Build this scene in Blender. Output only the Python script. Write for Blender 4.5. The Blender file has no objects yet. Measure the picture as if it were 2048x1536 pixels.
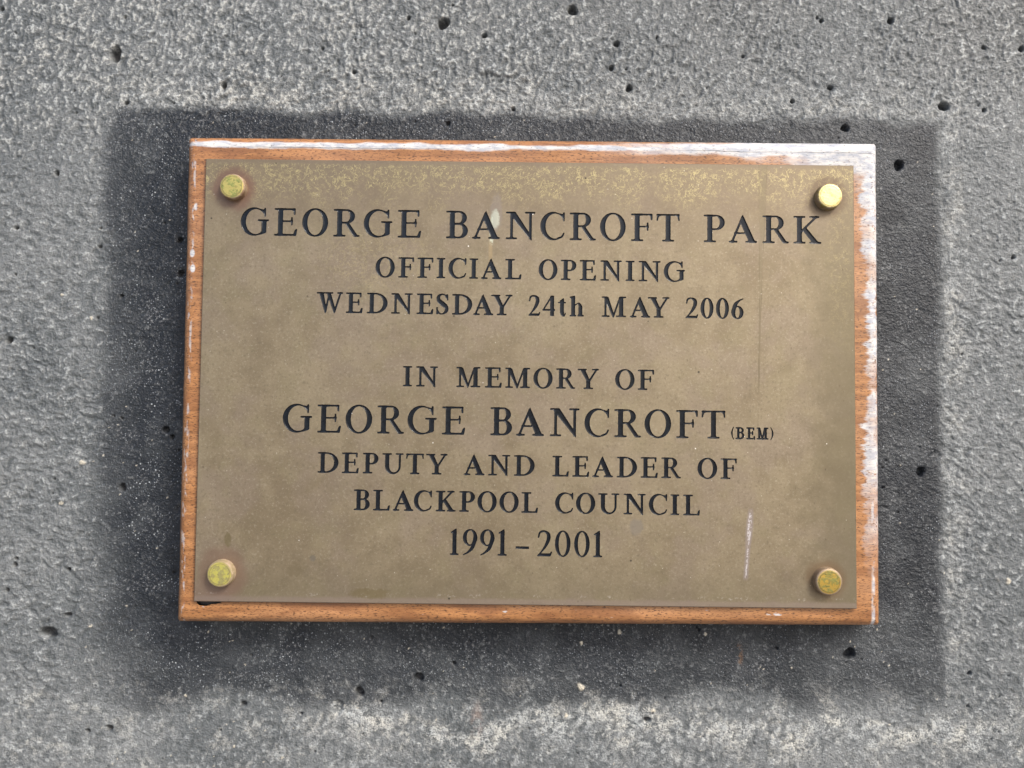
import bpy, bmesh, math, random
import numpy as np
from mathutils import Matrix, Vector, Euler
from mathutils.geometry import delaunay_2d_cdt

scene = bpy.context.scene
col = scene.collection
R90 = Matrix.Rotation(math.radians(90), 4, 'X')      # plaque frame (x right, y up, z out of the wall) -> world
MM = 0.001

# ------------------------------------------------------------------ camera
cam_data = bpy.data.cameras.new('camera')
cam_data.sensor_fit = 'HORIZONTAL'
cam_data.sensor_width = 36.0
cam_data.lens = 36.0 * 1538.0 / 2048.0
cam_data.clip_start = 0.01
cam_data.clip_end = 2000
cam = bpy.data.objects.new('camera', cam_data)
col.objects.link(cam)
cam.matrix_world = R90 @ (Matrix.Translation((-0.00657, -0.01575, 0.35151)) @
                          Euler((0.04069, 0.00092, 0.0109), 'XYZ').to_matrix().to_4x4())
scene.camera = cam

# ------------------------------------------------------------------ sky, sun, exposure
SUN_EL, SUN_AZ = math.radians(42), math.radians(138)   # azimuth clockwise from +Y
world = bpy.data.worlds.new('World')
scene.world = world
world.use_nodes = True
wn, wl = world.node_tree.nodes, world.node_tree.links
sky = wn.new('ShaderNodeTexSky')
sky.sky_type = 'NISHITA'
sky.sun_disc = False
sky.sun_elevation = SUN_EL
sky.sun_rotation = SUN_AZ
sky.air_density = 1.0
sky.dust_density = 4.0
sky.ozone_density = 1.0
wl.new(sky.outputs[0], wn['Background'].inputs[0])
wn['Background'].inputs[1].default_value = 0.13
sun_data = bpy.data.lights.new('sun', 'SUN')
sun_data.energy = 1.5
sun_data.angle = math.radians(14)
sun_data.color = (1.0, 0.97, 0.90)
sun = bpy.data.objects.new('sun', sun_data)
col.objects.link(sun)
d = Vector((math.sin(SUN_AZ) * math.cos(SUN_EL), math.cos(SUN_AZ) * math.cos(SUN_EL), math.sin(SUN_EL)))
sun.rotation_euler = d.to_track_quat('Z', 'Y').to_euler()
sun.location = d * 5
scene.view_settings.view_transform = 'Standard'
scene.view_settings.look = 'None'
scene.view_settings.exposure = 0.72
scene.view_settings.gamma = 1.0
scene.render.engine = 'CYCLES'


# ------------------------------------------------------------------ node maths helper
class V:
    """A value in a shader tree, so that maths on sockets reads like maths."""
    def __init__(s, t, sock): s.t, s.s = t, sock
    def _m(s, op, *o, clamp=False):
        n = s.t.nodes.new('ShaderNodeMath'); n.operation = op; n.use_clamp = clamp
        for i, a in enumerate((s,) + o):
            if isinstance(a, V): s.t.links.new(a.s, n.inputs[i])
            else: n.inputs[i].default_value = a
        return V(s.t, n.outputs[0])
    def __add__(s, o): return s._m('ADD', o)
    __radd__ = __add__
    def __sub__(s, o): return s._m('SUBTRACT', o)
    def __rsub__(s, o): return (s * -1.0) + o
    def __mul__(s, o): return s._m('MULTIPLY', o)
    __rmul__ = __mul__
    def __truediv__(s, o): return s._m('DIVIDE', o)
    def abs(s): return s._m('ABSOLUTE')
    def max(s, o): return s._m('MAXIMUM', o)
    def min(s, o): return s._m('MINIMUM', o)
    def sqrt(s): return s._m('SQRT')
    def clamp(s): return s._m('ADD', 0.0, clamp=True)
    def step(s, a, b):
        """smooth step from 0 at a to 1 at b (a may be larger than b)"""
        n = s.t.nodes.new('ShaderNodeMapRange'); n.interpolation_type = 'SMOOTHSTEP'
        flip = a > b
        lo, hi = (b, a) if flip else (a, b)
        s.t.links.new(s.s, n.inputs[0]); n.inputs[1].default_value = lo; n.inputs[2].default_value = hi
        n.inputs[3].default_value = 1.0 if flip else 0.0
        n.inputs[4].default_value = 0.0 if flip else 1.0
        return V(s.t, n.outputs[0])


class Mat:
    def __init__(s, name, metallic=0.0, rough=0.6, ior=1.5):
        s.m = bpy.data.materials.new(name); s.m.use_nodes = True
        s.t = s.m.node_tree; s.n = s.t.nodes; s.l = s.t.links
        s.b = s.n['Principled BSDF']
        s.b.inputs['Metallic'].default_value = metallic
        s.b.inputs['Roughness'].default_value = rough
        s.b.inputs['IOR'].default_value = ior
        tc = s.n.new('ShaderNodeTexCoord'); s.co = tc.outputs['Object']
        sp = s.n.new('ShaderNodeSeparateXYZ'); s.l.new(s.co, sp.inputs[0])
        s.x, s.y, s.z = [V(s.t, o) * 1000.0 for o in sp.outputs]      # millimetres
    def noise(s, wave, detail=3, rough=0.55, stretch=(1, 1, 1), off=(0, 0, 0), rot=0.0, distort=0.0, col=False):
        mp = s.n.new('ShaderNodeMapping'); s.l.new(s.co, mp.inputs[0])
        mp.inputs['Location'].default_value = off
        mp.inputs['Rotation'].default_value = (0, 0, rot)
        mp.inputs['Scale'].default_value = tuple(1.0 / k for k in stretch)
        n = s.n.new('ShaderNodeTexNoise'); s.l.new(mp.outputs[0], n.inputs[0])
        n.inputs['Scale'].default_value = 1000.0 / wave
        n.inputs['Detail'].default_value = detail
        n.inputs['Roughness'].default_value = rough
        n.inputs['Distortion'].default_value = distort
        return V(s.t, n.outputs[0])
    def voronoi(s, wave, off=(0, 0, 0), stretch=(1, 1, 1)):
        mp = s.n.new('ShaderNodeMapping'); s.l.new(s.co, mp.inputs[0])
        mp.inputs['Location'].default_value = off
        mp.inputs['Scale'].default_value = tuple(1.0 / k for k in stretch)
        n = s.n.new('ShaderNodeTexVoronoi'); s.l.new(mp.outputs[0], n.inputs[0])
        n.inputs['Scale'].default_value = 1000.0 / wave
        sp = s.n.new('ShaderNodeSeparateXYZ'); s.l.new(n.outputs['Color'], sp.inputs[0])
        return V(s.t, n.outputs['Distance']), V(s.t, sp.outputs[0]), V(s.t, sp.outputs[1])
    def attr(s, name):
        n = s.n.new('ShaderNodeAttribute'); n.attribute_name = name
        return V(s.t, n.outputs['Fac'])
    def rgb(s, c):
        n = s.n.new('ShaderNodeRGB'); n.outputs[0].default_value = (*c, 1); return n.outputs[0]
    def mix(s, a, b, f):
        n = s.n.new('ShaderNodeMix'); n.data_type = 'RGBA'; n.clamp_factor = True
        for sock, v in ((n.inputs[6], a), (n.inputs[7], b)):
            if isinstance(v, tuple): sock.default_value = (*v, 1)
            else: s.l.new(v, sock)
        if isinstance(f, V): s.l.new(f.s, n.inputs[0])
        else: n.inputs[0].default_value = f
        return n.outputs[2]
    def set(s, name, v):
        if isinstance(v, V): v = v.s
        s.l.new(v, s.b.inputs[name])
    def bump(s, height, dist, strength=1.0):
        n = s.n.new('ShaderNodeBump'); s.l.new(height.s, n.inputs['Height'])
        n.inputs['Distance'].default_value = dist; n.inputs['Strength'].default_value = strength
        s.l.new(n.outputs[0], s.b.inputs['Normal'])
        return n


# ------------------------------------------------------------------ object helpers
def link(name, me, mat=None, parent=None):
    o = bpy.data.objects.new(name, me)
    col.objects.link(o)
    if mat is not None and me is not None: me.materials.append(mat)
    if parent is not None: o.parent = parent
    return o

def mesh_from(name, verts, faces, smooth=False):
    me = bpy.data.meshes.new(name)
    me.from_pydata([tuple(v) for v in verts], [], faces)
    me.update()
    if smooth:
        me.polygons.foreach_set('use_smooth', [True] * len(me.polygons))
    return me


# ================================================================== THE WALL
PLATE_T, BOARD_FRONT, WALL_Z = 2.0, -2.0, -18.0      # mm; plate face is z = 0

def smooth01(t):
    t = np.clip(t, 0, 1); return t * t * (3 - 2 * t)

def sstep(v, a, b): return smooth01((v - a) / (b - a))

def perlin(X, Y, wave, seed, rot=0.0, sx=1.0, sy=1.0):
    rng = np.random.default_rng(seed)
    c, s_ = math.cos(rot), math.sin(rot)
    U = (X * c + Y * s_) / (wave * sx) + 1000.5
    W_ = (-X * s_ + Y * c) / (wave * sy) + 1000.5
    N = 512
    ang = rng.random((N, N)) * 2 * math.pi
    gx, gy = np.cos(ang), np.sin(ang)
    i, j = np.floor(U).astype(np.int64), np.floor(W_).astype(np.int64)
    fu, fv = U - i, W_ - j
    su, sv = fu * fu * fu * (fu * (fu * 6 - 15) + 10), fv * fv * fv * (fv * (fv * 6 - 15) + 10)
    i0, j0, i1, j1 = i % N, j % N, (i + 1) % N, (j + 1) % N
    d00 = gx[i0, j0] * fu + gy[i0, j0] * fv
    d10 = gx[i1, j0] * (fu - 1) + gy[i1, j0] * fv
    d01 = gx[i0, j1] * fu + gy[i0, j1] * (fv - 1)
    d11 = gx[i1, j1] * (fu - 1) + gy[i1, j1] * (fv - 1)
    a = d00 + su * (d10 - d00); b = d01 + su * (d11 - d01)
    return (a + sv * (b - a)) * 1.4

PITS=[
    (-203.2,158.9,2.64,1.3),(-42.6,176.1,2.64,1.0),(-22.4,170.0,1.20,1.0),(-59.8,178.4,0.96,1.0),(-149.7,143.8,1.44,1.0),(-198.9,177.4,0.72,1.0),(-259.5,180.8,0.96,1.0),(-101.7,162.7,0.72,1.0),(-86.0,151.2,0.96,1.0),(-39.7,126.1,0.96,1.0),(20.6,183.2,2.16,1.0),(42.3,166.5,1.44,1.0),(39.9,154.5,1.20,0.8),(47.0,154.0,0.60,1.0),(48.5,144.6,1.44,1.0),(104.4,160.9,0.72,1.0),(140.5,180.7,0.72,1.0),(142.7,179.2,0.96,1.0),(176.7,179.6,1.44,1.0),(128.3,138.8,0.96,1.0),(146.9,145.9,1.20,1.0),(153.8,125.9,1.68,1.0),(202.2,137.3,2.16,1.0),(222.1,166.6,0.96,1.0),(240.4,166.0,1.20,1.0),(221.7,135.5,0.96,1.0),(-8.0,133.6,0.96,1.0),(-196.8,134.6,0.96,1.0),(-221.3,129.4,0.60,1.0),(-229.8,99.6,1.20,1.0),(-248.5,72.4,0.96,1.0),(-207.5,63.6,0.84,1.0),(-168.8,67.4,1.20,1.0),(-167.8,51.3,1.44,1.0),(-169.4,45.9,0.48,1.0),(-247.9,49.7,0.60,1.0),(-249.9,17.7,1.68,0.8),(-242.0,27.2,0.48,1.0),(-196.3,39.8,0.84,1.0),(-172.9,-24.4,1.44,1.0),(-194.2,-19.1,0.60,1.0),(-198.1,-18.2,0.60,1.0),(180.0,107.9,2.16,1.0),(234.9,63.4,0.96,1.0),(209.4,15.9,0.60,1.0),(-252.3,-1.4,0.48,1.0),(-169.7,-27.9,0.96,1.0),(-242.4,-86.5,0.84,1.0),(-243.0,-89.6,1.08,1.0),(-246.4,-101.7,0.96,1.0),(-217.4,-91.5,0.96,0.8),(-217.2,-112.9,1.20,0.7),(-226.4,-121.5,2.64,0.6),(-192.9,-52.3,1.44,1.2),(-195.7,-165.5,1.44,1.0),(-205.6,-167.0,0.96,1.0),(-132.4,-153.6,1.20,1.0),(-77.7,-147.4,1.92,1.0),(-49.6,-140.3,1.92,1.0),(-33.1,-133.6,0.84,1.0),(-72.4,-121.6,0.60,1.0),(-105.1,-157.7,0.72,1.0),(58.4,-158.9,1.44,1.0),(45.6,-143.2,0.60,1.0),(119.9,-124.8,0.72,1.0),(119.7,-133.7,0.48,1.0),(154.3,-127.0,2.40,1.0),(189.1,-40.5,1.92,1.0),(211.0,-135.5,0.96,1.0),(-67.4,-151.9,0.72,1.0),(-98.1,-175.3,0.48,1.0),(109.2,-169.4,0.48,1.0)
]
PEBBLES = [(-210.4, 29.0, 1.0), (27.1, -143.9, 2.0), (45.2, -118.0, 1.2), (27.2, -123.3, 1.0), (61.3, -154.4, 1.2),
           (20.2, -157.2, 1.2), (-212.5, -40.6, 1.6), (-225.1, 40.0, 1.0), (-136.4, -173.4, 0.8), (-113.4, -178.2, 0.8),
           (-206, -118, .9), (-160, -150, .8), (230, -92, 1.6), (-222, -60, 1.2), (-150, -120, .7), (86.0, -118.5, 0.9)]

def axis(lo, hi, step, far_lo, far_hi):
    a = list(np.arange(lo, hi + step / 2, step))
    g, x = step, lo
    left = []
    while x > far_lo:
        g *= 1.25; x = max(far_lo, x - g); left.append(x)
    g, x = step, a[-1]
    right = []
    while x < far_hi:
        g *= 1.25; x = min(far_hi, x + g); right.append(x)
    return np.array(left[::-1] + a + right)

def build_wall():
    xs = axis(-266, 250, 0.44, -1500, 1500)
    ys = axis(-190, 196, 0.44, -1250, 650)
    nx, ny = len(xs), len(ys)
    X, Y = np.meshgrid(xs, ys)
    # wobble of every outline
    wob = perlin(X, Y, 70, 70) * 3.0 + perlin(X, Y, 22, 1) * 3.6 + perlin(X, Y, 7, 2) * 1.6 + perlin(X, Y, 2.5, 3) * .8
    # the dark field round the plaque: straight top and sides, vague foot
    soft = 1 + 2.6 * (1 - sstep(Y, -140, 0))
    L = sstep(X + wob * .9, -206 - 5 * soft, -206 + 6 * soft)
    L = L * (0.74 + 0.26 * sstep(X + wob, -205, -168))  # deepens towards the plaque: contact shade put into the stain mask
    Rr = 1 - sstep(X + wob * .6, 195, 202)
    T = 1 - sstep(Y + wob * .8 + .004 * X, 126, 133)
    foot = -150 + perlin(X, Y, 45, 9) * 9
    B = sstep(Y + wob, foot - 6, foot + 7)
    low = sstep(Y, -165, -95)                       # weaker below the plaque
    stain_shade = L * Rr * T * B * (0.70 + 0.30 * low)
    stain_shade *= 1 - .10 * sstep(X, 100, 165)
    stain_shade *= np.clip(.95 + .26 * perlin(X, Y, 38, 71) + .18 * perlin(X, Y, 11, 72), .72, 1.0)
    # relief
    zl = 1 - sstep(X, -225, -120)                   # left: ripples lie level
    dX = X + perlin(X, Y, 9, 61) * 1.6; dY = Y + perlin(X, Y, 9, 62) * 1.6
    a1 = perlin(dX, dY, 3.5, 11, rot=1.2, sx=1.45)
    a2 = perlin(dX, dY, 1.9, 12, rot=1.2, sx=1.35)
    b1 = perlin(dX, dY, 3.6, 13, rot=-.15, sx=1.7)
    b2 = perlin(dX, dY, 2.0, 14, rot=-.2, sx=1.6)
    zr = sstep(X, 120, 190) * (1 - sstep(Y, 80, 150))
    c1 = perlin(dX, dY, 3.4, 23, rot=-.45, sx=1.5); c2 = perlin(dX, dY, 1.9, 24, rot=-.5, sx=1.4)
    zl2 = zl * (1 - sstep(Y, 70, 130))
    n1 = a1 * (1 - zl2) * (1 - zr) + b1 * zl2 + c1 * zr
    n2 = a2 * (1 - zl2) * (1 - zr) + b2 * zl2 + c2 * zr
    n3 = perlin(X, Y, 1.45, 15)
    n4 = perlin(X, Y, .95, 16)
    big = perlin(X, Y, 60, 17) * .5 + perlin(X, Y, 24, 18) * .3
    crest = .85 * n1 + .85 * n2 + .55 * n3 + .3 * n4 + .35 * (0.3 - np.abs(n1 + .3 * n2))
    amp = .15 + .22 * (1 - sstep(stain_shade, .2, .8)) * sstep(Y, -175, -110)
    amp += .16 * sstep(Y, 115, 140) + .05 * zl
    amp = np.minimum(amp, .48)
    amp *= .8 + .5 * perlin(X, Y, 30, 19)
    Z = amp * 1.15 * crest + big * .5 + .05 * n4
    # scattered pin-sized bumps in the dark field
    sp = perlin(X, Y, 1.7, 21) * perlin(X, Y, 9, 22)
    # air holes
    pit = np.zeros_like(X)
    rng = np.random.default_rng(5)
    small = [(rng.uniform(-260, 250), rng.uniform(-190, 195), rng.uniform(.3, .6), 1.0) for _ in range(170)]
    for (px, py, pr, asp) in PITS + small:
        pr = max(pr * (1.12 if pr > .8 else 1.08), .46)
        x0, x1 = np.searchsorted(xs, [px - 4 * pr - 1, px + 4 * pr + 1]); y0, y1 = np.searchsorted(ys, [py - 4 * pr - 1, py + 4 * pr + 1])
        sl = (slice(y0, y1), slice(x0, x1))
        dx, dy = (X[sl] - px), (Y[sl] - py)
        if asp < 0.75: dx = dx * asp * 1.1; dy = dy * 1.15
        elif asp > 1.1: dy = dy / asp
        th = np.arctan2(dy, dx)
        ph = rng.random(3) * 6.28
        r = np.hypot(dx, dy) / pr * (1 + .09 * np.sin(2 * th + ph[0]) + .05 * np.sin(3 * th + ph[1]) + .02 * np.sin(5 * th + ph[2]))
        hole = 1 - sstep(r, .62, 1.12)
        Z[sl] = Z[sl] * (1 - .8 * hole) - hole * (1.5 * pr + .6) * (1.0 if pr > .6 else .7) - (1 - sstep(r, .9, 2.2)) * .10 * pr
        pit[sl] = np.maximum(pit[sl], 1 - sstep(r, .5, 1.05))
    # the shallow worn blister low left of centre and a few spalls
    for (px, py, rx, ry, dep) in [(-87.5, -155, 2.6, 3.8, 1.2), (-165, -62, 2.2, 2.0, .6), (-212, -75, 2.6, 2.0, .7),
                                  (-120, -127, 2.5, .6, .5), (196, -33, 2.5, 3, .5), (-66, 165, 5, 3, .7), (-20, 148, 14, 4, .6),
                                  (-85, 172, 3.5, 3, .8), (105, 171, 2, 4, .4), (-190, -115, 3, 2, .5), (170, -58, 4, 1.2, .4)]:
        r = np.hypot((X - px) / rx, (Y - py) / ry) + perlin(X, Y, 2, 31) * .25
        Z -= (1 - sstep(r, .6, 1.1)) * dep
    peb = np.zeros_like(X)
    rng = np.random.default_rng(8)
    grit = [(rng.uniform(-215, 200), rng.uniform(-185, 130), rng.uniform(.25, .5)) for _ in range(260)]
    for (px, py, pr) in PEBBLES + grit:
        pr = pr * .8
        x0, x1 = np.searchsorted(xs, [px - 3 * pr - 1, px + 3 * pr + 1]); y0, y1 = np.searchsorted(ys, [py - 3 * pr - 1, py + 3 * pr + 1])
        sl = (slice(y0, y1), slice(x0, x1))
        th = np.arctan2(Y[sl] - py, X[sl] - px); ph = rng.random(2) * 6.28
        r = np.hypot(X[sl] - px, Y[sl] - py) / max(pr, .3) * (1 + .18 * np.sin(2 * th + ph[0]) + .12 * np.sin(3 * th + ph[1]))
        k = 1 - sstep(r, .75, 1.15)
        peb[sl] = np.maximum(peb[sl], k)
        Z[sl] += k * pr * .3
    # lime bloom: on the crests up top, in a wavy band below
    e_line = -157.5 + 5.0 * np.sin(X / 17.0) * (1 - sstep(np.abs(X + 20), 60, 110)) + perlin(X, Y, 30, 41) * 6 - .0 * X
    band = sstep(Y, e_line - 24, e_line - 3) * (1 - sstep(Y + wob * .8, e_line - 1, e_line + 4)) * sstep(X, -160, -60)
    patch = sstep(perlin(X, Y, 16, 42) + perlin(X, Y, 5, 43) * .8 + perlin(X, Y, 2, 44) * .5, -.15, .5)
    bloom = np.clip(band * patch * 1.5, 0, 1) * (.75 + .25 * sstep(X, -100, 0))
    lip = np.exp(-((Y + wob * .5 - e_line + 4.5) / 3.6) ** 2) * sstep(X, -115, -70) * (1 - sstep(X, 165, 205) * .6)
    bloom = np.maximum(bloom, np.clip(lip * 1.3, 0, 1) * sstep(perlin(X, Y, 20, 49) + .6 * perlin(X, Y, 5, 50) + .3 * perlin(X, Y, 2, 54), -.18, .16))
    bloom = np.maximum(bloom, .55 * (1 - sstep(Y + wob, -155, -135)) * sstep(perlin(X, Y, 11, 47) + .8 * perlin(X, Y, 3, 48), .0, .55) * .8)
    rim = (sstep(X + wob * .6, 198, 203) * (1 - sstep(X + wob, 203, 216))) * sstep(Y, -145, -120) * (1 - sstep(Y, 120, 150))
    rim2 = sstep(Y + wob * .8, 129, 134) * (1 - sstep(Y + wob, 133, 150)) * sstep(X, -210, -190) * (1 - sstep(X, 195, 215))
    bloom = np.maximum(bloom, .5 * (rim + rim2 * .8) * sstep(perlin(X, Y, 6, 45) + perlin(X, Y, 2, 46) * .6 + .2, -.3, .5))
    hi = crest - .25
    topl = sstep(Y, 80, 150) * (1 - .62 * sstep(X, -60, 110))
    crust = sstep(hi + .25 * topl, .10, .62) * (.22 + .62 * topl + .22 * sstep(X, 190, 210)+ .18 * zl) * (1 - .8 * sstep(stain_shade, .1, .5))
    white = np.clip(bloom + crust * .9, 0, 1)
    fleck = sstep(perlin(X, Y, 1.25, 51) + perlin(X, Y, 14, 52) * .45, .52, .72) * stain_shade

    verts = np.empty((nx * ny, 3), np.float32)
    verts[:, 0] = X.ravel(); verts[:, 1] = Y.ravel(); verts[:, 2] = Z.ravel() + WALL_Z
    verts *= MM
    idx = np.arange(nx * ny, dtype=np.int32).reshape(ny, nx)
    quads = np.stack([idx[:-1, :-1], idx[:-1, 1:], idx[1:, 1:], idx[1:, :-1]], -1).reshape(-1, 4)
    # body behind: four sides and a back
    border = np.concatenate([idx[0, :], idx[1:, -1], idx[-1, -2::-1], idx[-2:0:-1, 0]])
    back = verts[border].copy(); back[:, 2] = (WALL_Z - 260) * MM
    nb = len(border); base = len(verts)
    k = np.arange(nb); k2 = (k + 1) % nb
    side = np.stack([border[k2], border[k], base + k, base + k2], -1).astype(np.int32)
    allv = np.concatenate([verts, back])
    nq = len(quads) + len(side)
    loops = np.concatenate([quads.ravel(), side.ravel(), (base + np.arange(nb))[::-1].astype(np.int32)])
    me = bpy.data.meshes.new('concrete_wall')
    me.vertices.add(len(allv)); me.vertices.foreach_set('co', allv.ravel())
    me.loops.add(len(loops)); me.loops.foreach_set('vertex_index', loops)
    me.polygons.add(nq + 1)
    me.polygons.foreach_set('loop_start', np.concatenate([np.arange(nq) * 4, [nq * 4]]).astype(np.int32))
    me.polygons.foreach_set('use_smooth', np.concatenate([np.ones(len(quads), bool), np.zeros(len(side) + 1, bool)]))
    me.update(calc_edges=True)
    for nm, arr in (('stain_shade', stain_shade), ('lime', white), ('hollow', pit), ('pebble', peb), ('fleck', fleck), ('crest', crest)):
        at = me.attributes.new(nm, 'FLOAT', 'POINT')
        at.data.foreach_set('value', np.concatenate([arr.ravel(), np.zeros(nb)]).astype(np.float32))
    return me

m = Mat('weathered_concrete', rough=0.62)
stain_shade, lime, hollow, peb, fleck, crest = [m.attr(k) for k in ('stain_shade', 'lime', 'hollow', 'pebble', 'fleck', 'crest')]
broad = m.noise(70, 3, .6); mott = m.noise(14, 4, .6, off=(3, 1, 0)); fine = m.noise(1.1, 3, .65, off=(1, 0, 0)); mid = m.noise(3.2, 3, .6, off=(0, 4, 0))
basec = m.mix((.104, .116, .124), (.205, .217, .223), (broad * .8 + mott * .6 - .25).step(.15, .75))
tops = (m.y.step(120.0, 190.0) * (m.x + broad * 120.0 - 60.0).step(-110.0, 40.0))
basec = m.mix(basec, (.085, .090, .092), tops * broad.step(.35, .65) * .6)
basec = m.mix(basec, (.20, .195, .18), mid.step(.55, .8) * .5)
basec = m.mix(basec, (.085, .097, .10), fine.step(.50, .30) * .35)
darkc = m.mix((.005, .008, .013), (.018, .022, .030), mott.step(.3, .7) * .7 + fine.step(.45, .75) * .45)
c = m.mix(basec, darkc, (stain_shade * 1.12) * (.9 + mid * .2))
gr = m.noise(.9, 2, .6, off=(6, 2, 0)); gr2_ = m.noise(2.1, 4, .6, off=(2, 6, 0))
c = m.mix(c, m.mix((.50, .52, .52), (.62, .61, .56), mott.step(.40, .6)), lime * (gr2_ * .6 + gr * .5).step(.42, .64) * .85)
c = m.mix(c, (.43, .455, .465), (gr2_ * .5 + gr * .5 + crest * .26).step(.58, .80) * (stain_shade * -.45 + .55))
c = m.mix(c, (.045, .052, .056), (gr2_ * .5 + gr * .4 + crest * .24).step(.44, .28) * (stain_shade * -.4 + .50))
vd, vr, vg = m.voronoi(1.5)
vd2, vr2, vg2 = m.voronoi(.75, off=(2, 2, 0))
pin = (vd.step(.32, .18) * vr.step(.80, .90)).max(vd2.step(.34, .2) * vr2.step(.86, .95) * .8)
vd3, vr3w, vg3 = m.voronoi(1.05, off=(5, 3, 0))
field = m.noise(24, 3, .6, off=(0, 8, 0)).step(.36, .56)
lump = (vd3 + (gr - .5) * .5).step(.34, .16) * vr3w.step(.62, .72) * stain_shade * field * (vg3 * .5 + .4)
c = m.mix(c, (.33, .36, .40), lump)
c = m.mix(c, (.50, .54, .57), pin * (stain_shade * .65 + .1) * mott.step(.3, .55) * field.max(.25) * (m.x.step(60.0, -120.0) * .9 + .3))
c = m.mix(c, (.40, .41, .42), fleck * fine.step(.4, .6) * .5)
c = m.mix(c, (.62, .57, .47), peb * .85)
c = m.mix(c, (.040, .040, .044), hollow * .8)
rust = ((m.x - 102.0) * (m.x - 102.0) + (m.y + 128.0) * (m.y + 128.0) * .12).sqrt()
c = m.mix(c, (.22, .11, .04), rust.step(2.6, .6) * mid.step(.45, .6) * .5)
rust2 = ((m.x + 22.0) * (m.x + 22.0) * .35 + (m.y + 160.0) * (m.y + 160.0) * .05).sqrt()
c = m.mix(c, (.25, .15, .11), rust2.step(2.6, .6) * mid.step(.4, .6) * .35)
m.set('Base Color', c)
m.set('Roughness', (stain_shade * -.08 + mid * .25 + .40))
m.bump(fine * .55 + gr2_ * .45 + gr * .35 + mid * .5 + lump * .25 + pin * .3, .0009, 1.0)
wall_mat = m.m

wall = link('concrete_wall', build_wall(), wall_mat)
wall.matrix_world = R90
wall['label'] = 'grey pitted concrete wall with a dark stained rectangle around the brass plaque'
wall['category'] = 'wall'

# ground at the wall's foot (below the frame)
g = Mat('ground_paving', rough=.85)
g.set('Base Color', g.mix((.16, .155, .145), (.30, .285, .26), g.noise(300, 5, .6).step(.3, .7)))
gm = mesh_from('ground', [(-300, -300, 0), (300, -300, 0), (300, 300, 0), (-300, 300, 0)], [(0, 1, 2, 3)])
ground = link('ground', gm, g.m)
ground.location = (0, 0, -1.25)
ground['kind'] = 'structure'

# ================================================================== THE PLAQUE
plaque = bpy.data.objects.new('memorial_plaque', None)
col.objects.link(plaque)
plaque.empty_display_size = .05
plaque.matrix_world = R90 @ Matrix.Translation((0, 0, WALL_Z * MM))
plaque['label'] = 'engraved brass memorial plaque on a weathered wooden board fixed to the concrete'
plaque['category'] = 'plaque'
ZOFF = -WALL_Z            # child coordinates are measured from the wall face

def part(name, me, mat, parent=plaque):
    return link(name, me, mat, parent)

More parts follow.
